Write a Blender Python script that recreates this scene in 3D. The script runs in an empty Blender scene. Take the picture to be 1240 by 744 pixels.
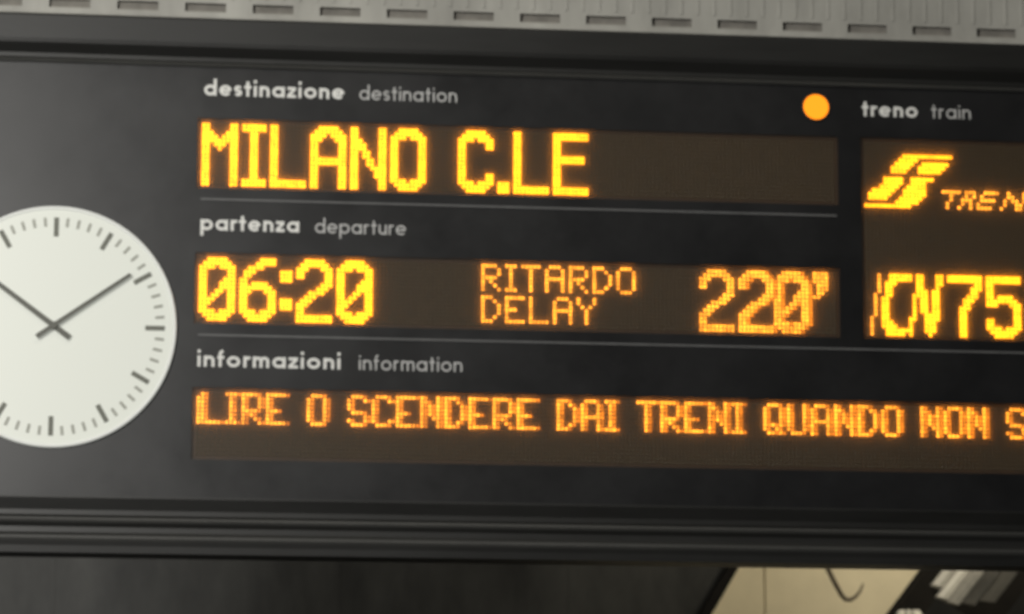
import bpy, bmesh, math, random
from mathutils import Vector, Matrix
random.seed(7)
C = bpy.context.scene
COL = C.collection
U = 0.0075            # spacing of the LED grid in metres
Z0 = 3.0165           # height of the first LED row above the platform

# ------------------------------------------------------------------ camera
cam_d = bpy.data.cameras.new("camera")
cam = bpy.data.objects.new("camera", cam_d); COL.objects.link(cam)
yaw, pit, rol = 0.10898, 0.17591, 0.00396
f = Vector((math.sin(yaw)*math.cos(pit), math.cos(yaw)*math.cos(pit), math.sin(pit)))
r = Vector((math.cos(yaw), -math.sin(yaw), 0)); u = r.cross(f)
r2 = r*math.cos(rol) + u*math.sin(rol); u2 = u*math.cos(rol) - r*math.sin(rol)
M = Matrix((r2, u2, -f)).transposed().to_4x4()
M.translation = Vector((-0.0764, -6.0335, 1.6))
cam.matrix_world = M
cam_d.sensor_width = 36; cam_d.lens = 116.13
cam_d.clip_start = 0.05; cam_d.clip_end = 200
cam_d.dof.use_dof = True
cam_d.dof.focus_distance = 3.6
cam_d.dof.aperture_fstop = 12.8
C.camera = cam

# ------------------------------------------------------------------ world, exposure
w = bpy.data.worlds.new("World"); C.world = w; w.use_nodes = True
w.node_tree.nodes["Background"].inputs[0].default_value = (0.75, 0.85, 1.0, 1)
w.node_tree.nodes["Background"].inputs[1].default_value = 0.018
C.view_settings.view_transform = 'Standard'
C.view_settings.look = 'None'
C.view_settings.exposure = 0; C.view_settings.gamma = 1
C.cycles.max_bounces = 6; C.cycles.transparent_max_bounces = 12
C.cycles.filter_width = 2.2
C.cycles.sample_clamp_indirect = 2.0

# ------------------------------------------------------------------ lamps
def area(name, loc, target, sx, sy, power, color):
    d = bpy.data.lights.new(name, 'AREA'); d.shape = 'RECTANGLE'; d.size = sx; d.size_y = sy
    d.energy = power; d.color = color
    o = bpy.data.objects.new(name, d); COL.objects.link(o); o.location = loc
    o.rotation_euler = (Vector(target)-Vector(loc)).to_track_quat('-Z', 'Y').to_euler()
    return o
area("platform_lamp", (-1.75, -3.9, 3.35), (-0.45, 0, 2.7), 0.9, 1.3, 170, (1.0, 0.98, 0.93))
area("canopy_lamp", (0.5, -3.0, 6.2), (0.7, 0, 3.2), 2.4, 0.6, 34, (1.0, 0.95, 0.82))
area("wall_lamp", (2.4, 1.85, 3.4), (2.1, 3.0, 2.4), 0.4, 0.25, 20, (1.0, 0.90, 0.68))

area("rear_fill_light", (-1.5, 1.6, 3.6), (-0.9, 2.6, 2.4), 0.5, 0.4, 20, (1.0, 0.98, 0.93))  # added unseen fill behind the board, brightens the left of the dark screen

# ------------------------------------------------------------------ materials
def mat(name, col, rough=0.6, metal=0.0, spec=0.5, noise=0.0, nscale=40, bump=0.0, bscale=300, stretch=(1, 1, 1), rvar=0.0):
    m = bpy.data.materials.new(name); m.use_nodes = True
    nt = m.node_tree; b = nt.nodes["Principled BSDF"]
    b.inputs["Base Color"].default_value = (*col, 1); b.inputs["Roughness"].default_value = rough
    b.inputs["Metallic"].default_value = metal; b.inputs["Specular IOR Level"].default_value = spec
    tc = nt.nodes.new("ShaderNodeTexCoord"); mp = nt.nodes.new("ShaderNodeMapping")
    mp.inputs["Scale"].default_value = stretch
    nt.links.new(tc.outputs["Object"], mp.inputs[0])
    if noise or rvar:
        n = nt.nodes.new("ShaderNodeTexNoise"); n.inputs["Scale"].default_value = nscale; n.inputs["Detail"].default_value = 6
        n.inputs["Roughness"].default_value = 0.65
        nt.links.new(mp.outputs[0], n.inputs["Vector"])
        if noise:
            mr = nt.nodes.new("ShaderNodeMapRange")
            mr.inputs[1].default_value = 0.3; mr.inputs[2].default_value = 0.7
            mr.inputs[3].default_value = 1-noise; mr.inputs[4].default_value = 1+noise
            nt.links.new(n.outputs["Fac"], mr.inputs[0])
            mx = nt.nodes.new("ShaderNodeVectorMath"); mx.operation = 'SCALE'
            mx.inputs[0].default_value = col
            nt.links.new(mr.outputs[0], mx.inputs["Scale"]); nt.links.new(mx.outputs[0], b.inputs["Base Color"])
        if rvar:
            m2 = nt.nodes.new("ShaderNodeMapRange")
            m2.inputs[1].default_value = 0.3; m2.inputs[2].default_value = 0.7
            m2.inputs[3].default_value = rough-rvar; m2.inputs[4].default_value = rough+rvar
            nt.links.new(n.outputs["Fac"], m2.inputs[0]); nt.links.new(m2.outputs[0], b.inputs["Roughness"])
    if bump:
        n2 = nt.nodes.new("ShaderNodeTexNoise"); n2.inputs["Scale"].default_value = bscale
        nt.links.new(mp.outputs[0], n2.inputs["Vector"])
        bp = nt.nodes.new("ShaderNodeBump"); bp.inputs["Strength"].default_value = bump; bp.inputs["Distance"].default_value = 0.001
        nt.links.new(n2.outputs["Fac"], bp.inputs["Height"]); nt.links.new(bp.outputs[0], b.inputs["Normal"])
    return m

def emit(name, col, strength, base=(0.1, 0.05, 0.01), var=0.0):
    m = mat(name, base, 0.4); b = m.node_tree.nodes["Principled BSDF"]
    b.inputs["Emission Color"].default_value = (*col, 1); b.inputs["Emission Strength"].default_value = strength
    if var:      # single LEDs age differently
        nt = m.node_tree; tc = nt.nodes.new("ShaderNodeTexCoord"); v = nt.nodes.new("ShaderNodeTexVoronoi")
        v.inputs["Scale"].default_value = 1/U*.9; nt.links.new(tc.outputs["Object"], v.inputs["Vector"])
        mr = nt.nodes.new("ShaderNodeMapRange"); mr.inputs[3].default_value = strength*(1-var); mr.inputs[4].default_value = strength*(1+var)
        sp = nt.nodes.new("ShaderNodeSeparateColor"); nt.links.new(v.outputs["Color"], sp.inputs[0])
        nt.links.new(sp.outputs[0], mr.inputs[0]); nt.links.new(mr.outputs[0], b.inputs["Emission Strength"])
    return m

M_PANEL = mat("black_front_sheet", (0.007, 0.007, 0.0075), 0.375, spec=0.55, noise=0.2, nscale=6, rvar=0.045, bump=0.05, bscale=500)
M_FRAME = mat("dark_painted_aluminium", (0.008, 0.008, 0.0073), 0.45, spec=0.5, noise=0.15, nscale=12, rvar=0.05, bump=0.08, bscale=250, stretch=(.15, 1, 1))
M_TRIM = mat("grey_trim_metal", (0.10, 0.10, 0.10), 0.45, spec=0.5, noise=0.15, nscale=30)
M_LIP = mat("frame_edge_caught_light", (0.026, 0.026, 0.024), 0.48, spec=0.6, noise=0.25, nscale=20, stretch=(.2, 1, 1))  # lighter than the frame: light caught by the lips, put into the colour
M_PRINT = mat("grey_white_print", (0.68, 0.68, 0.65), 0.6, noise=0.06, nscale=300)
M_PRINT2 = mat("grey_print", (0.46, 0.46, 0.45), 0.6, noise=0.06, nscale=300)
M_PCB = mat("brown_led_board", (0.042, 0.019, 0.005), 0.6, noise=0.2, nscale=60)
M_OFF = mat("unlit_amber_led", (0.057, 0.041, 0.010), 0.35, spec=0.5, noise=0.15, nscale=90)
M_ON = emit("lit_amber_led", (1.0, 0.30, 0.006), 5.9, var=.25)
M_ON2 = emit("lit_amber_led_softer", (1.0, 0.31, 0.022), 5.0, var=.45)
M_ON3 = emit("lit_amber_led_fading", (1.0, 0.25, 0.012), 2.0, var=.5)
M_IND = emit("amber_indicator", (1.0, 0.25, 0.003), 1.5, (0.4, 0.15, 0.02))
M_BLACK = mat("black_rubber", (0.012, 0.012, 0.012), 0.5)
M_DUCT = mat("beige_grey_sheet_steel", (0.295, 0.290, 0.263), 0.55, noise=0.22, nscale=9, bump=0.15, bscale=120, stretch=(1, 1, .3))
M_DUCTIN = mat("dusty_duct_inside", (0.17, 0.16, 0.14), 0.8, noise=0.25, nscale=30)
M_DIAL = emit("backlit_opal_dial", (0.97, 1.0, 0.89), 0.30, (0.42, 0.43, 0.39))
M_RIM = emit("opal_dial_rim", (0.97, 1.0, 0.92), 0.31, (0.46, 0.46, 0.44))
M_HAND = mat("dark_grey_hands", (0.075, 0.077, 0.06), 0.5)
M_MARK = mat("printed_dial_marks", (0.13, 0.135, 0.11), 0.6)
M_MARK2 = mat("printed_minute_marks", (0.30, 0.305, 0.265), 0.6)
M_WALL = mat("cream_wall_panel", (0.62, 0.55, 0.395), 0.7, noise=0.12, nscale=3.5, bump=0.2, bscale=60)
M_DARK = mat("dark_steel_plate", (0.026, 0.026, 0.024), 0.6, noise=0.75, nscale=4, bump=0.2, bscale=60, stretch=(1.6, 1, .6))
M_BEAM = mat("dark_steel_beam", (0.007, 0.006, 0.005), 0.8, spec=0.15, noise=0.3, nscale=15)
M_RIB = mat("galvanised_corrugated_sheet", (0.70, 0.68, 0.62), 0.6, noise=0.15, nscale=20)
M_RIBM = mat("sheet_half_shade", (0.26, 0.25, 0.225), 0.6, noise=0.25, nscale=20)  # same sheet, half shade put into the colour
M_RIBD = mat("sheet_full_shade", (0.055, 0.052, 0.045), 0.6, noise=0.4, nscale=20)  # same sheet, deeper shade put into the colour
M_CABLE = mat("dark_cable_sheath", (0.05, 0.035, 0.02), 0.6)
M_GROUND = mat("platform_asphalt", (0.06, 0.06, 0.06), 0.85, noise=0.2, nscale=8, bump=0.3, bscale=90)

def pane_material():
    m = bpy.data.materials.new("anti_glare_acrylic"); m.use_nodes = True; nt = m.node_tree
    nt.nodes.clear()
    out = nt.nodes.new("ShaderNodeOutputMaterial")
    tr = nt.nodes.new("ShaderNodeBsdfTransparent"); tr.inputs[0].default_value = (0.96, 0.95, 0.93, 1)
    tl = nt.nodes.new("ShaderNodeBsdfTranslucent"); tl.inputs[0].default_value = (0.8, 0.8, 0.8, 1)
    gl = nt.nodes.new("ShaderNodeBsdfGlossy"); gl.inputs["Roughness"].default_value = 0.42
    a = nt.nodes.new("ShaderNodeMixShader"); a.inputs[0].default_value = 0.125
    b = nt.nodes.new("ShaderNodeMixShader"); b.inputs[0].default_value = 0.014
    nt.links.new(tr.outputs[0], a.inputs[1]); nt.links.new(tl.outputs[0], a.inputs[2])
    nt.links.new(a.outputs[0], b.inputs[1]); nt.links.new(gl.outputs[0], b.inputs[2])
    nt.links.new(b.outputs[0], out.inputs[0])
    return m
M_PANE = pane_material()

# ------------------------------------------------------------------ mesh helpers
def X(c): return c*U
def Z(rw): return Z0 - rw*U
def link(name, me, m, parent=None, loc=(0, 0, 0)):
    o = bpy.data.objects.new(name, me)
    for k in (m if isinstance(m, (list, tuple)) else [m]):
        me.materials.append(k)
    COL.objects.link(o); o.location = loc
    if parent: o.parent = parent
    return o
def tri_mesh(name, vs, fs, mi=None):
    me = bpy.data.meshes.new(name); me.from_pydata(vs, [], fs)
    if mi: me.polygons.foreach_set("material_index", mi)
    me.update(); return me
def box_bm(bm, a, b, bev=0.0):
    x0, y0, z0 = a; x1, y1, z1 = b
    res = bmesh.ops.create_cube(bm, size=1.0)
    vs = res['verts']
    for v in vs:
        v.co = Vector((x0 if v.co.x < 0 else x1, y0 if v.co.y < 0 else y1, z0 if v.co.z < 0 else z1))
    if bev:
        es = list({e for v in vs for e in v.link_edges})
        bmesh.ops.bevel(bm, geom=es, offset=bev, segments=2, affect='EDGES', profile=0.5)
def box(name, a, b, m, parent=None, bev=0.0):
    bm = bmesh.new(); box_bm(bm, a, b, bev)
    me = bpy.data.meshes.new(name); bm.to_mesh(me); bm.free()
    return link(name, me, m, parent)
def prism(name, prof, x0, x1, m, parent=None, mi=None):
    """prof: closed outline in (y, z); extruded along x"""
    n = len(prof)
    vs = [(x0, y, z) for y, z in prof] + [(x1, y, z) for y, z in prof]
    fs = [(i, (i+1) % n, n+(i+1) % n, n+i) for i in range(n)]
    fs += [tuple(range(n))[::-1], tuple(range(n, 2*n))]
    return link(name, tri_mesh(name, vs, fs, (list(mi)+[0, 0]) if mi else None), m, parent)
def poly_plate(name, pts, y0, y1, m, parent=None):
    n = len(pts)
    vs = [(x, y0, z) for x, z in pts] + [(x, y1, z) for x, z in pts]
    fs = [(i, (i+1) % n, n+(i+1) % n, n+i) for i in range(n)]
    fs += [tuple(range(n))[::-1], tuple(range(n, 2*n))]
    me = tri_mesh(name, vs, fs)
    bm = bmesh.new(); bm.from_mesh(me); bmesh.ops.recalc_face_normals(bm, faces=bm.faces); bm.to_mesh(me); bm.free()
    return link(name, me, m, parent)
def plate_with_holes(x0, x1, z0, z1, holes, ya, yb):
    """flat sheet facing -y at ya, thickness to yb, rectangular holes (x0,x1,z0,z1)"""
    xs = sorted({x0, x1, *[h[0] for h in holes], *[h[1] for h in holes]})
    zs = sorted({z0, z1, *[h[2] for h in holes], *[h[3] for h in holes]})
    def solid(i, j):
        if i < 0 or j < 0 or i >= len(xs)-1 or j >= len(zs)-1: return False
        cx = (xs[i]+xs[i+1])/2; cz = (zs[j]+zs[j+1])/2
        return not any(h[0] < cx < h[1] and h[2] < cz < h[3] for h in holes)
    vs = []; idx = {}
    def V(i, j, k):
        if (i, j, k) not in idx:
            idx[(i, j, k)] = len(vs); vs.append((xs[i], (ya, yb)[k], zs[j]))
        return idx[(i, j, k)]
    fs = []
    for i in range(len(xs)-1):
        for j in range(len(zs)-1):
            if not solid(i, j): continue
            fs.append((V(i, j, 0), V(i+1, j, 0), V(i+1, j+1, 0), V(i, j+1, 0)))
            fs.append((V(i, j, 1), V(i, j+1, 1), V(i+1, j+1, 1), V(i+1, j, 1)))
            if not solid(i-1, j): fs.append((V(i, j, 0), V(i, j+1, 0), V(i, j+1, 1), V(i, j, 1)))
            if not solid(i+1, j): fs.append((V(i+1, j, 0), V(i+1, j, 1), V(i+1, j+1, 1), V(i+1, j+1, 0)))
            if not solid(i, j-1): fs.append((V(i, j, 0), V(i, j, 1), V(i+1, j, 1), V(i+1, j, 0)))
            if not solid(i, j+1): fs.append((V(i, j+1, 0), V(i+1, j+1, 0), V(i+1, j+1, 1), V(i, j+1, 1)))
    return vs, fs
def disc_y(name, r, ya, yb, m, parent=None, n=96, bev=0.0, loc=(0, 0, 0)):
    """solid disc facing -y"""
    prof = [(0, ya), (r-bev, ya), (r, ya+bev), (r, yb), (0, yb)]
    vs = []; fs = []
    rings = []
    for rad, y in prof:
        if rad == 0:
            rings.append([len(vs)]); vs.append((0, y, 0))
        else:
            rings.append(list(range(len(vs), len(vs)+n)))
            vs += [(rad*math.cos(2*math.pi*k/n), y, rad*math.sin(2*math.pi*k/n)) for k in range(n)]
    for a, b in zip(rings, rings[1:]):
        for k in range(n):
            k2 = (k+1) % n
            if len(a) == 1: fs.append((a[0], b[k], b[k2]))
            elif len(b) == 1: fs.append((a[k2], a[k], b[0]))
            else: fs.append((a[k2], a[k], b[k], b[k2]))
    me = tri_mesh(name, vs, fs)
    bm = bmesh.new(); bm.from_mesh(me); bmesh.ops.recalc_face_normals(bm, faces=bm.faces); bm.to_mesh(me); bm.free()
    return link(name, me, m, parent, loc)
def ring_y(name, r0, r1, ya, yb, m, parent=None, n=96, loc=(0, 0, 0), bev=0.001):
    prof = [(r0, yb), (r0, ya+bev), (r0+bev, ya), (r1-bev, ya), (r1, ya+bev), (r1, yb)]
    vs = []; fs = []
    for rad, y in prof:
        vs += [(rad*math.cos(2*math.pi*k/n), y, rad*math.sin(2*math.pi*k/n)) for k in range(n)]
    L = len(prof)
    for a in range(L):
        b = (a+1) % L
        for k in range(n):
            k2 = (k+1) % n
            fs.append((a*n+k, a*n+k2, b*n+k2, b*n+k))
    me = tri_mesh(name, vs, fs)
    bm = bmesh.new(); bm.from_mesh(me); bmesh.ops.recalc_face_normals(bm, faces=bm.faces); bm.to_mesh(me); bm.free()
    o = link(name, me, m, parent, loc)
    for p in me.polygons: p.use_smooth = False
    return o
def tube(name, pts, rads, m, parent=None, n=8):
    if not isinstance(rads, (list, tuple)): rads = [rads]*len(pts)
    pts = [Vector(p) for p in pts]; vs = []; fs = []
    for i, p in enumerate(pts):
        rad = rads[i]
        t = (pts[min(i+1, len(pts)-1)]-pts[max(i-1, 0)]).normalized()
        a = Vector((0, 1, 0)); a = (a - t*a.dot(t)).normalized(); b = t.cross(a)
        for k in range(n):
            an = 2*math.pi*k/n
            vs.append(p + a*rad*math.cos(an) + b*rad*math.sin(an))
    for i in range(len(pts)-1):
        for k in range(n):
            k2 = (k+1) % n
            fs.append((i*n+k, i*n+k2, (i+1)*n+k2, (i+1)*n+k))
    fs += [tuple(range(n))[::-1], tuple(range((len(pts)-1)*n, len(pts)*n))]
    me = tri_mesh(name, [tuple(v) for v in vs], fs)
    for p in me.polygons: p.use_smooth = True
    return link(name, me, m, parent)
def thing(name, label, cat, loc, group=None):
    o = bpy.data.objects.new(name, None); COL.objects.link(o); o.location = loc
    o['label'] = label; o['category'] = cat
    if group: o['group'] = group
    bpy.context.view_layer.update()
    return o
def adopt(root):
    """children were built in world coordinates: shift them into their thing's own frame"""
    for ch in [o for o in COL.objects if o.parent == root]:
        ch.location = ch.location - root.location

# ------------------------------------------------------------------ ground
g = box("ground", (-40, -40, -0.2), (40, 40, 0.0), M_GROUND)
g['kind'] = 'structure'

# ------------------------------------------------------------------ the departure board
XL, XR = X(-78), X(262)
board = thing("departure_board", "dark railway departure board with round white clock and glowing amber LED text", "departure board", (X(92), 0.12, Z(108)))
# displays: name, col0, row0, cols, rows
DISP = {
    'destination': (0, 0, 160, 16),
    'departure': (0, 34, 160, 16),
    'information': (0, 67.7, 252, 16),
    'train': (167.6, 0, 84, 50),
}
mg = 0.9
holes = []
for k, (c0, r0, nc, nr) in DISP.items():
    holes.append((X(c0-mg), X(c0+nc+mg), Z(r0+nr+mg), Z(r0-mg)))
vs, fs = plate_with_holes(XL+0.02, XR-0.02, Z(94.6), Z(-15.2), holes, 0.0, 0.004)
front = link("front_panel", tri_mesh("front_panel", vs, fs), M_PANEL, board)
# back box
box("housing", (XL+0.004, 0.035, Z(106)), (XR-0.004, 0.24, Z(-25.6)), M_FRAME, board, 0.004)
# frame rails, outline in (y, z)
top_prof = [(0.035, Z(-26.2)), (-0.010, Z(-26.2)), (-0.012, Z(-25.6)), (-0.012, Z(-19.8)), (-0.010, Z(-18.8)), (0.001, Z(-16.4)),
            (0.001, Z(-15.4)), (-0.004, Z(-14.9)), (-0.006, Z(-14.4)), (-0.004, Z(-13.9)), (0.0075, Z(-13.9)), (0.035, Z(-13.9))]
top_prof = top_prof
prism("frame_rail", top_prof, XL, XR, [M_FRAME, M_LIP], board, [0, 0, 0, 0, 0, 0, 0, 1, 1, 0, 0, 0])
bot_prof = [(0.035, Z(94.0)), (-0.001, Z(94.0)), (-0.0015, Z(94.5)), (0.004, Z(97.4)), (0.003, Z(98.6)), (-0.003, Z(99.3)), (-0.0045, Z(99.9)), (-0.003, Z(100.5)),
            (0.0005, Z(101.6)), (0.0, Z(102.9)), (-0.004, Z(103.7)), (-0.0055, Z(104.4)), (-0.004, Z(105.0)),
            (-0.002, Z(106.2)), (-0.001, Z(107.9)), (0.035, Z(107.9))]
prism("frame_rail", bot_prof, XL, XR, [M_FRAME, M_LIP], board, [0, 0, 0, 0, 0, 1, 1, 0, 0, 0, 1, 1, 0, 0, 0, 0])
for s, xa, xb in ((0, XL-0.02, XL), (1, XR, XR+0.02)):
    box("side_frame", (xa, -0.022, Z(108.2)), (xb, 0.242, Z(-26.5)), M_FRAME, board, 0.003)
# dividers between the sections
box("divider_strip", (X(0.2), -0.0022, Z(19.95)), (X(160.3), -0.0002, Z(19.45)), M_TRIM, board)
box("divider_strip", (X(0.2), -0.0022, Z(54.05)), (X(252), -0.0002, Z(53.55)), M_TRIM, board)

# ---------------- dot matrix glyphs
BIG = {
'M': ["##.....##","##.....##","###...###","####.####","#########","##.###.##","##..#..##","##.....##","##.....##","##.....##","##.....##","##.....##","##.....##","##.....##","##.....##","##.....##"],
'I': ["######","######"]+["..##.."]*12+["######","######"],
'L': ["##......."]*14+["#########","#########"],
'A': ["..#####..",".#######.","####.####","###...###","##.....##","##.....##","##.....##","##.....##","#########","#########","##.....##","##.....##","##.....##","##.....##","##.....##","##.....##"],
'N': ["##.....##","##.....##","##.....##","###....##","####...##","####...##","##.##..##","##.##..##","##..##.##","##..##.##","##...####","##....###","##....###","##.....##","##.....##","##.....##"],
'O': ["..#####..",".#######.","####.####","##.....##","##.....##","##.....##","##.....##","##.....##","##.....##","##.....##","##.....##","##.....##","##.....##","####.####",".#######.","..#####.."],
'C': ["..#####..",".#######.","####.####","##.....##","##.....##","##.......","##.......","##.......","##.......","##.......","##.......","##.....##","##.....##","####.####",".#######.","..#####.."],
'.': ["..."]*13+["###","###","###"],
'E': ["#########","#########","##.......","##.......","##.......","##.......","########.","########.","##.......","##.......","##.......","##.......","##.......","##.......","#########","#########"],
'0': ["..#####..",".#######.","####.####","##.....##","##.....##","##....###","##...####","##...####","##..##.##","##.##..##","####...##","###....##","##.....##","####.####",".#######.","..#####.."],
'6': [".....####","....#####","..####...",".###.....",".##......","##.......","##.####..","########.","###...###","##.....##","##.....##","##.....##","##.....##","####.####",".#######.","..#####.."],
':': ["..."]*3+["###"]*3+["..."]*4+["###"]*3+["..."]*3,
'2': ["..#####..",".#######.","###...###","##.....##","##.....##",".......##","......###",".....###.","...####..","..###....",".###.....","###......","##.......","##.......","#########","#########"],
"'": ["####","####","####",".###",".###",".##.","##.."]+["...."]*9,
'7': ["#########","#########",".......##","......###","......##.",".....###.","....###..","....##...","...###...","...##....","...##....","...##....","...##....","...##....","...##....","...##...."],
'5': ["#########","#########","##.......","##.......","##.......","##.####..","########.","###...###",".......##",".......##",".......##","##.....##","##.....##","####.####",".#######.","..#####.."],
}
SM = {
'R': ["####.","#...#","#...#","####.","#.#..","#..#.","#...#"],
'I': ["###",".#.",".#.",".#.",".#.",".#.","###"],
'T': ["#####","..#..","..#..","..#..","..#..","..#..","..#.."],
'A': [".###.","#...#","#...#","#####","#...#","#...#","#...#"],
'D': ["###..","#..#.","#...#","#...#","#...#","#..#.","###.."],
'O': [".###.","#...#","#...#","#...#","#...#","#...#",".###."],
'E': ["#####","#....","#....","###..","#....","#....","#####"],
'L': ["#....","#....","#....","#....","#....","#....","#####"],
'Y': ["#...#","#...#",".#.#.","..#..","..#..","..#..","..#.."],
'S': [".###.","#...#","#....",".###.","....#","#...#",".###."],
'C': [".###.","#...#","#....","#....","#....","#...#",".###."],
'N': ["#...#","##..#","#.#.#","#.#.#","#..##","#...#","#...#"],
'Q': [".###.","#...#","#...#","#...#","#.#.#","#..#.",".##.#"],
'U': ["#...#"]*6+[".###."],
}
LOGO = [
"..........#############",
".........#####.........",
"........#####..#######.",
".......#####..#######..",
".......####...######...",
".......................",
".....#####..######.....",
".....#####..####.......",
"....#####..#####.......",
"..######..######.......",
".######...######.......",
".#####...######........",
"........######.........",
"############..........."]
TRENI = {
'T': ["#####","..#..","..#..",".#...",".#..."],
'R': ["..###","..#.#",".###.",".#.#.","#..#."],
'E': ["..####",".#....",".####.","#.....","####.."],
'N': ["..#...#","..##..#",".#.##.#",".#..##.","#...##."],
'I': ["..#",".#.",".#.","#..","#.."],
}
ICN = {
'I': ["..#"]*5+[".#."]*6+["#.."]*5,
'C': ["..######","..######",".###....",".##.....",".##.....",".##.....","##......","##......","##......","##......","##......","##......","###.....","####....",".######.",".#####.."],
'N': ["..##...##","..##...##","..##...##","..##...#.","..###.##.",".####.##.",".#.##.##.",".#.##.##.",".#.##.##.",".#.##.##.",".#..####.","##..####.","#...###..","#...###..","#...###..","#....#..."],
}
def smear(g):      # the scrolling line shows each letter in two neighbouring places: 2 = steady, 1 = fading
    out = []
    for rw in g:
        n = len(rw)+1
        a = rw+'.'; b = '.'+rw
        out.append(''.join('#' if a[i] == '#' else ('o' if b[i] == '#' else '.') for i in range(n)))
    return out
def tall(g): return [g[i] for i in (0, 1, 2, 2, 3, 4, 5, 6)]

# one LED: a small lens; ring of 6 and a tip
LR = 0.46*U
def led_verts(x, z, yb, h, r):
    vs = [(x+r*math.cos(math.pi/3*k), yb, z+r*math.sin(math.pi/3*k)) for k in range(6)]
    vs += [(x+.62*r*math.cos(math.pi/3*k+.5), yb-h*.75, z+.62*r*math.sin(math.pi/3*k+.5)) for k in range(6)]
    vs.append((x, yb-h, z)); return vs
def led_faces(o):
    fs = []
    for k in range(6):
        k2 = (k+1) % 6
        fs.append((o+k, o+k2, o+6+k)); fs.append((o+6+k, o+k2, o+6+k2)); fs.append((o+6+k, o+6+k2, o+12))
    return fs
def build_leds(name, spots, mats, parent, yb=0.0085, h=0.0034, r=LR):
    vs = []; fs = []; mi = []
    for (c, rw, m) in spots:
        o = len(vs); vs += led_verts(X(c), Z(rw), yb, h*(1 if m is not None else 1), r)
        fs += led_faces(o); mi += [m or 0]*18
    return link(name, tri_mesh(name, vs, fs, mi), mats, parent)

lit = {k: set() for k in DISP}
modules = {}
for k, (c0, r0, nc, nr) in DISP.items():
    modules[k] = box("led_display", (X(c0-mg)-0.006, 0.0085, Z(r0+nr+mg)-0.006), (X(c0+nc+mg)+0.006, 0.034, Z(r0-mg)+0.006), M_PCB, board)
    modules[k]['label'] = {'destination': "wide amber display of the destination row", 'departure': "wide amber display of the departure row",
                           'information': "long amber display of the scrolling bottom line", 'train': "tall amber display of the train section"}[k]
def put(disp, glyph, c, rw, mats, word, cname=None):
    c0, r0, nc, nr = DISP[disp]; spots = []
    for j, line in enumerate(glyph):
        for i, ch in enumerate(line):
            if ch == '.': continue
            ci, ri = c+i, rw+j
            if ci < 0 or ci >= nc or ri < 0 or ri >= nr or (ci, ri) in lit[disp]: continue
            lit[disp].add((ci, ri))
            spots.append((c0+ci+.65, r0+ri+.5, 1 if ch == 'o' else 0))
    if spots:
        o = build_leds("led_character", spots, mats, modules[disp], h=0.0042, r=(0.50 if mats is A1 else 0.385)*U)
        o['label'] = word
A1 = [M_ON, M_ON3]; A2 = [M_ON2, M_ON3]
for ch, c in (('M', 0), ('I', 10), ('L', 17), ('A', 27), ('N', 37), ('O', 47), ('C', 64), ('.', 74), ('L', 78), ('E', 88)):
    put('destination', BIG[ch], c, 0, A1, "large lit %s in the destination" % ('full stop' if ch == '.' else ch))
for ch, c in (('0', 0), ('6', 10), (':', 20), ('2', 24), ('0', 34)):
    put('departure', BIG[ch], c, 0, A1, "large lit %s of the departure time" % ('colon' if ch == ':' else ch))
for i, (ch, c) in enumerate((('R', 70), ('I', 76), ('T', 80), ('A', 86), ('R', 92), ('D', 98), ('O', 104))):
    put('departure', SM[ch], c, 0, A2, "small lit %s in the upper delay word" % ch)
for ch, c in (('D', 70), ('E', 76), ('L', 82), ('A', 88), ('Y', 94)):
    put('departure', SM[ch], c, 8, A2, "small lit %s in the lower delay word" % ch)
for ch, c in (('2', 125), ('2', 135), ('0', 144), ("'", 154)):
    g_ = smear(BIG[ch]) if c in (135, 144) else BIG[ch]
    put('departure', g_, c, 0, A2, "large lit %s of the delay minutes" % ('minute mark' if ch == "'" else ch))
info = [('I', -2)]
words = "LIRE O SCENDERE DAI TRENI QUANDO NON SONO"
cur = 1
seq = []
for ch in words:
    if ch == ' ': cur += 4; continue
    seq.append((ch, cur)); cur += 4 if ch == 'I' else 6
seq[1] = ('I', 7)
put('information', ["....", "##..", "##..", "##..", "##..", "##..", "##..", "##.."], -1, 0, A2, "lit remains of a letter running off the left edge")
for ch, c in seq:
    if c > 246: break
    put('information', smear(tall(SM[ch])), c, 0, A2, "small lit %s in the scrolling line" % ch)
put('train', LOGO, 0, 3, A1, "slanted double letter emblem of lit LEDs")
cx = 20
for ch, c in (('T', 20), ('R', 24), ('E', 29), ('N', 35), ('I', 42)):
    put('train', TRENI[ch], c, 12, A2, "tiny slanted lit %s beside the emblem" % ch)
for ch, c, s in (('I', 1, A2), ('C', 4, A1), ('N', 11, A1)):
    put('train', ICN[ch], c, 34, s, "slanted lit %s of the train category" % ch)
for ch, c in (('7', 21), ('5', 31)):
    put('train', BIG[ch], c+.0 if False else c, 34, A1, "large lit %s of the train number" % ch)
for k, (c0, r0, nc, nr) in DISP.items():
    spots = [(c0+i+.65, r0+j+.5, None) for i in range(nc) for j in range(nr) if (i, j) not in lit[k]]
    o = build_leds("unlit_leds", spots, M_OFF, modules[k], h=0.0030, r=0.42*U)
    o['kind'] = 'stuff'
    ob = box("window_pane", (X(c0-mg), 0.0006, Z(r0+nr+mg)), (X(c0+nc+mg), 0.0020, Z(r0-mg)), M_PANE, board)

# indicator lamp
ring_y("indicator_bezel", 3.3*U, 3.75*U, -0.003, 0.003, M_BLACK, board, 48, (X(155.35), 0, Z(-8.4)), 0.0008)
o = disc_y("indicator_lamp", 3.28*U, -0.0024, 0.003, M_IND, board, 48, 0.002, (X(155.35), 0, Z(-8.4)))
o['label'] = "round glowing amber indicator lamp"

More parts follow.
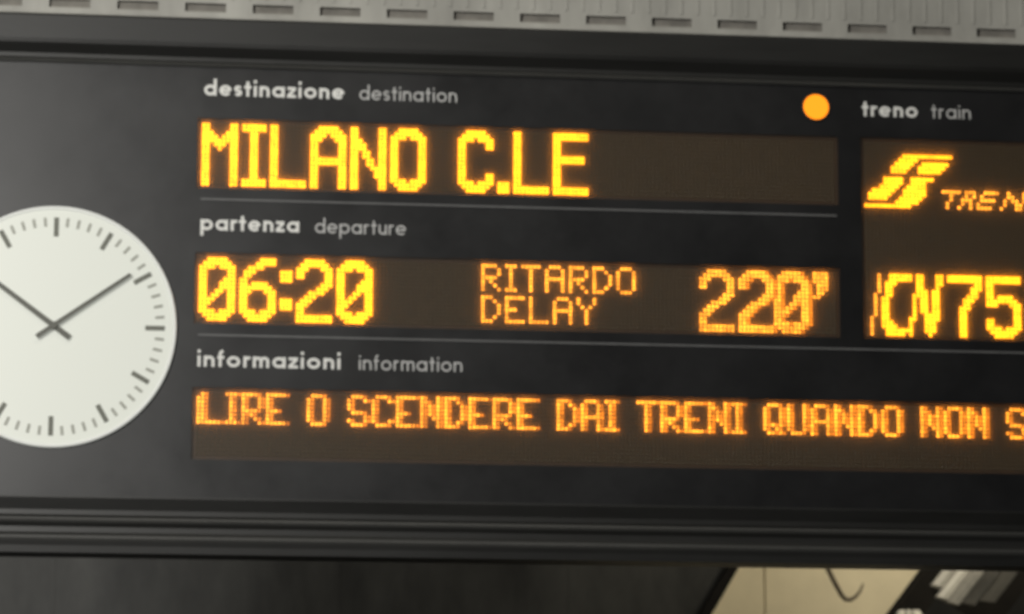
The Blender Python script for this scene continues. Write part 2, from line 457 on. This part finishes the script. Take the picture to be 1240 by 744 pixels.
# ---------------- printed words (strokes in units of x-height)
def arc(cx, cy, r, a0, a1, n=20, ry=None):
    ry = ry or r
    return [(cx+r*math.cos(math.radians(a0+(a1-a0)*i/n)), cy+ry*math.sin(math.radians(a0+(a1-a0)*i/n))) for i in range(n+1)]
def letter(ch, t):
    h = t/2; R = .5-h; c = .5
    full = arc(c, .5, R, 0, 360, 28)
    if ch == 'o': return [full], 1.0
    if ch == 'd': return [full, [(1-h, 0), (1-h, 1.55)]], 1.0
    if ch == 'a': return [full, [(1-h, 0), (1-h, 1.0)]], 1.0
    if ch == 'p': return [full, [(h, -.5), (h, 1.0)]], 1.0
    if ch == 'e': return [arc(c, .5, R, -42, -360, 28)[::-1], [(h*1.2, .5), (1-h*1.2, .5)]], 1.0
    if ch == 's':
        r = (1-t)/4
        return [arc(.3, 1-h-r, r*1.05, 25, 250, 14, r)+arc(.3, h+r, r*1.05, 70, -155, 14, r)], .6
    if ch == 't': return [[(.27, 0), (.27, 1.38)], [(0, 1-h), (.54, 1-h)]], .54
    if ch == 'f': return [[(.2, 0), (.2, 1.2)]+arc(.42, 1.2, .22, 170, 90, 6, .35-h), [(0, 1-h), (.48, 1-h)]], .48
    if ch == 'i': return [[(h, 0), (h, 1.0)], [(h, 1.24), (h, 1.24+t*1.05)]], t
    if ch == 'n':
        w_ = .82; r = (w_-t)/2
        return [[(h, 0), (h, 1)], arc(h+r, 1-h-r*1.0, r, 180, 0, 14)+[(w_-h, 0)]], w_
    if ch == 'u':
        w_ = .80; r = (w_-t)/2
        return [[(w_-h, 0), (w_-h, 1)], [(h, 1)]+arc(h+r, h+r, r, 180, 360, 14)], w_
    if ch == 'm':
        w_ = 1.36; r = (w_/2-t*.75)/2+.0
        return [[(h, 0), (h, 1)], arc(h+r, 1-h-r, r, 180, 0, 12)+[(h+2*r, 0)], arc(h+3*r, 1-h-r, r, 180, 0, 12)+[(h+4*r, 0)]], h*2+4*r
    if ch == 'r': return [[(h, 0), (h, 1)], arc(h+.26, 1-h-.28, .26, 175, 62, 8, .28)], .5
    if ch == 'z': return [[(.02, 1-h), (.66, 1-h)], [(.60, 1-t*.6), (.08, t*.6)], [(0, h), (.68, h)]], .68
def printed(text, col0, col1, base_row, xh, t, m):
    gap = .17 if t > .2 else .22
    strokes = []; x = 0
    for ch in text:
        st, w_ = letter(ch, t)
        strokes += [[(x+a, b) for a, b in s] for s in st]; x += w_+gap
    x -= gap
    sx = (col1-col0)*U/x; sz = xh*U
    vs = []; fs = []
    for k, s in enumerate(strokes):
        pts = [(a*sx, b*sz) for a, b in s]; hw = t/2*sz*.98
        closed = len(pts) > 4 and abs(pts[0][0]-pts[-1][0])+abs(pts[0][1]-pts[-1][1]) < 1e-6
        if closed: pts = pts[:-1]
        n = len(pts); yk = -0.00035-0.00004*(k % 4)
        o = len(vs)
        for i in range(n):
            p0 = pts[(i-1) % n] if closed else pts[max(i-1, 0)]
            p1 = pts[(i+1) % n] if closed else pts[min(i+1, n-1)]
            dx, dz = p1[0]-p0[0], p1[1]-p0[1]; l = math.hypot(dx, dz) or 1
            nx, nz = -dz/l*hw, dx/l*hw
            a = (pts[i][0]+nx, pts[i][1]+nz); b = (pts[i][0]-nx, pts[i][1]-nz)
            for q, y in ((a, yk), (b, yk), (b, 0.0), (a, 0.0)):
                vs.append((X(col0)+q[0], y, Z(base_row)+q[1]))
        segs = n if closed else n-1
        for i in range(segs):
            a = o+4*i; b = o+4*((i+1) % n)
            fs += [(a, a+1, b+1, b), (a+1, a+2, b+2, b+1), (a+3, a, b, b+3)]
        if not closed:
            fs += [(o, o+3, o+2, o+1), (o+4*(n-1), o+4*(n-1)+1, o+4*(n-1)+2, o+4*(n-1)+3)]
    ob = link("printed_word", tri_mesh("printed_word", vs, fs), m, front)
    ob['label'] = "printed white word %s" % text
for a in (("destinazione", .4, 35.5, -6.75, 2.75, .275, M_PRINT), ("destination", 39.2, 63.7, -6.8, 2.5, .17, M_PRINT2),
          ("partenza", .2, 24.7, 27.5, 2.75, .275, M_PRINT), ("departure", 28.6, 51.2, 27.5, 2.5, .17, M_PRINT2),
          ("informazioni", .1, 35.4, 61.65, 2.75, .275, M_PRINT), ("information", 39.9, 65.5, 61.65, 2.5, .17, M_PRINT2),
          ("treno", 167.2, 181.7, -6.4, 2.75, .275, M_PRINT), ("train", 185.2, 195.5, -6.4, 2.5, .17, M_PRINT2)):
    printed(*a)

# ---------------- clock
CX, CZ, CR = X(-35.0), Z(52.5), 29.9*U
ring_y("clock_bezel", CR*.972, CR, -0.009, 0.0, M_RIM, board, 128, (CX, 0, CZ), 0.002)
dial = disc_y("clock_dial", CR*.971, -0.006, 0.0, M_DIAL, board, 128, 0.0, (CX, 0, CZ))
def bar_on_dial(name, ang, r0, r1, w0, w1, ya, yb, m):
    a = math.radians(ang); d = Vector((math.sin(a), 0, math.cos(a))); n = Vector((math.cos(a), 0, -math.sin(a)))
    pts = [d*r0-n*w0/2, d*r0+n*w0/2, d*r1+n*w1/2, d*r1-n*w1/2]
    vs = [(p.x, ya, p.z) for p in pts]+[(p.x, yb, p.z) for p in pts]
    fs = [(0, 1, 2, 3), (7, 6, 5, 4), (0, 4, 5, 1), (1, 5, 6, 2), (2, 6, 7, 3), (3, 7, 4, 0)]
    me = tri_mesh(name, vs, fs)
    bm = bmesh.new(); bm.from_mesh(me); bmesh.ops.recalc_face_normals(bm, faces=bm.faces); bm.to_mesh(me); bm.free()
    return link(name, me, m, dial)
for k in range(60):
    if k % 5 == 0: bar_on_dial("hour_mark", k*6, CR*.745, CR*.905, 1.20*U, 1.20*U, -0.0066, -0.0055, M_MARK)
    else: bar_on_dial("minute_mark", k*6, CR*.83, CR*.905, .72*U, .72*U, -0.0064, -0.0055, M_MARK2)
bar_on_dial("hour_hand", -53.6, -5.0*U, 19*U, 1.45*U, 1.15*U, -0.0125, -0.0115, M_HAND)
bar_on_dial("minute_hand", 54.6, -5.0*U, 22.6*U, 1.15*U, .85*U, -0.0155, -0.0145, M_HAND)
disc_y("hand_boss", .95*U, -0.0165, -0.0055, M_HAND, dial, 24, 0.0005)
adopt(board)

# ------------------------------------------------------------------ slotted sheet-steel duct above the board
duct = thing("slotted_cable_duct", "beige grey sheet metal duct with a row of oblong slots on top of the board", "cable duct", (X(92), 0.1, Z(-26.35)))
P = 16.86; S0 = -38.4
slots = []
k0 = -3
for k in range(k0, 19):
    c = S0 + (k)*P
    slots.append((c, c+10.2))
ztop, zbot = -64, -26.35
holes = [(X(a), X(b), Z(-28.25), Z(-30.5)) for a, b in slots]
vs, fs = plate_with_holes(XL, XR, Z(zbot), Z(ztop), holes, 0.002, 0.0045)
link("slotted_front", tri_mesh("slotted_front", vs, fs), M_DUCT, duct)
box("duct_back", (XL, 0.012, Z(zbot)), (XR, 0.20, Z(ztop)), M_DUCTIN, duct)
# folded lower edge and rows of shallow pressed ribs
box("folded_edge", (XL, -0.0035, Z(zbot)), (XR, 0.0019, Z(-27.1)), M_DUCT, duct, 0.0012)
n = 0
c = S0 + k0*P - 1.2
while c < 258:
    box("pressed_rib", (X(c), 0.0004, Z(-31.6)), (X(c+.75), 0.0019, Z(-62)), M_DUCT, duct, 0.0006)
    c += P/4
adopt(duct)

# ------------------------------------------------------------------ behind the board
wall = thing("panelled_wall", "pale cream panelled wall glimpsed below the board at lower right", "wall", (1.9, 3.05, 0))
for (xa, xb) in ((0.61, 1.6185), (1.6215, 2.06)):
    box("wall_panel", (xa, 3.0, 0.02), (xb, 3.04, 3.7), M_WALL, wall, 0.003)
box("wall_backing", (0.58, 3.041, 0.0), (2.065, 3.12, 3.72), M_BEAM, wall)
adopt(wall)

plate = thing("dark_steel_screen", "dark steel screen with a slanting right edge below the board", "screen", (-0.6, 2.65, 0))
# bottom follows down to the platform; sloping right edge
edges = [-3.6, -2.4, -1.2, -0.32, 0.42, 1.02]
for a, b in zip(edges, edges[1:]):
    poly_plate("steel_panel", [(a+.0003, 0.0), (b-.0003, 0.0), (b-.0003, 3.3), (a+.0003, 3.3)], 2.60, 2.625, M_DARK, plate)
poly_plate("steel_panel", [(1.0206, 0.0), (1.03, 1.77), (1.448+.6*.6, 2.467+.6), (1.0206, 3.07)], 2.60, 2.625, M_DARK, plate)
# rail along the slanting edge
poly_plate("edge_rail", [(1.030, 1.75), (1.060, 1.75), (1.472+.6*.6, 2.467+.6), (1.442+.6*.6, 2.467+.6)], 2.575, 2.64, M_BEAM, plate)
box("screen_backing", (-3.6, 2.627, 0.0), (1.02, 2.64, 3.3), M_BEAM, plate)
adopt(plate)

beam = thing("diagonal_steel_beam", "black slanting steel beam crossing in front of the cream wall", "beam", (1.62, 2.6, 1.9))
def slant(name, x, z, k, wd, y0, y1, m, par, za, zb):
    return poly_plate(name, [(x+(za-z)*k, za), (x+(za-z)*k+wd, za), (x+(zb-z)*k+wd, zb), (x+(zb-z)*k, zb)], y0, y1, m, par)
slant("flange", 1.985, 2.469, .77, .085, 2.56, 2.568, M_BEAM, beam, 1.0, 3.2)
slant("web", 1.985+.036, 2.469, .77, .012, 2.569, 2.66, M_BEAM, beam, 1.0, 3.2)
slant("flange", 1.985, 2.469, .77, .085, 2.661, 2.669, M_BEAM, beam, 1.0, 3.2)
adopt(beam)

cable = tube("hanging_cable", [(1.60, 2.62, 2.75), (1.66, 2.62, 2.60), (1.705, 2.62, 2.50), (1.722, 2.62, 2.455), (1.742, 2.62, 2.415), (1.757, 2.62, 2.388), (1.768, 2.62, 2.377),
      (1.781, 2.62, 2.376), (1.795, 2.62, 2.384), (1.808, 2.62, 2.400), (1.816, 2.62, 2.42)], [.0065]*6+[.006, .0055, .0045, .0035, .0025], M_CABLE)
cable['label'] = "thin dark cable end curling up in front of the cream wall"; cable['category'] = "cable"

dark = thing("rear_wall", "dark shadowed wall at the far lower right beyond the ribbed metal sheet", "wall", (4.2, 5.0, 0))
for k in range(5):
    box("wall_slab", (2.2+k*.9, 5.0, 0.02), (3.094+k*.9, 5.1, 4.2), M_DARK, dark, 0.004)
box("wall_core", (2.2, 5.101, 0.0), (6.7, 5.25, 4.2), M_BEAM, dark)
adopt(dark)

roof = thing("corrugated_sheet", "ribbed pale metal sheet right of the black slanting beam", "metal sheet", (2.0, 2.3, 2.36))
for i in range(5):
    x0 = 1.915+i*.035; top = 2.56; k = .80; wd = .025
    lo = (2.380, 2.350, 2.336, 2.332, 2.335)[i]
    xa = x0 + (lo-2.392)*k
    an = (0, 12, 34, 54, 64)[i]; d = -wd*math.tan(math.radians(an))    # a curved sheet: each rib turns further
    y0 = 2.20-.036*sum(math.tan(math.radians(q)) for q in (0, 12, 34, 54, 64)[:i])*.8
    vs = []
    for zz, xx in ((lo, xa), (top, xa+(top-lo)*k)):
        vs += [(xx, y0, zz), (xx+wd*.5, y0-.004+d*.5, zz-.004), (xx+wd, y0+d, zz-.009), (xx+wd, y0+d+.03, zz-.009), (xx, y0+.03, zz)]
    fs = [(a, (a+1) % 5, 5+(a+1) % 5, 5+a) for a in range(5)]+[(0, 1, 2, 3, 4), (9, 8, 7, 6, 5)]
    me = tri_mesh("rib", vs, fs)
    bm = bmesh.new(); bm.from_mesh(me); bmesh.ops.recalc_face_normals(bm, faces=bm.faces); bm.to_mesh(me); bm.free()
    link("rib", me, (M_RIB, M_RIB, M_RIBM, M_RIBD, M_RIBD)[i], roof)  # light fading to the right is painted by darker rib colours
poly_plate("sheet_backing", [(1.935, 2.38), (2.10, 2.27), (2.32, 2.56), (2.06, 2.56)], 2.36, 2.365, M_BEAM, roof)
adopt(roof)

post = thing("fluted_post", "top of a small fluted pale metal post poking up left of the ribbed sheet", "post", (1.842, 2.2, 0))
tube("shaft", [(1.842, 2.2, 0), (1.842, 2.2, 2.303)], 0.022, M_BEAM, post, 16)
for k in range(9):
    an = 2*math.pi*k/9+.2
    x, y = 1.842+.026*math.cos(an), 2.2+.026*math.sin(an)
    tube("flute", [(x, y, 0.01), (x, y, 2.306), (x-.2*(x-1.842), y, 2.313)], [.0068, .0068, .003], M_RIB, post, 8)
adopt(post)
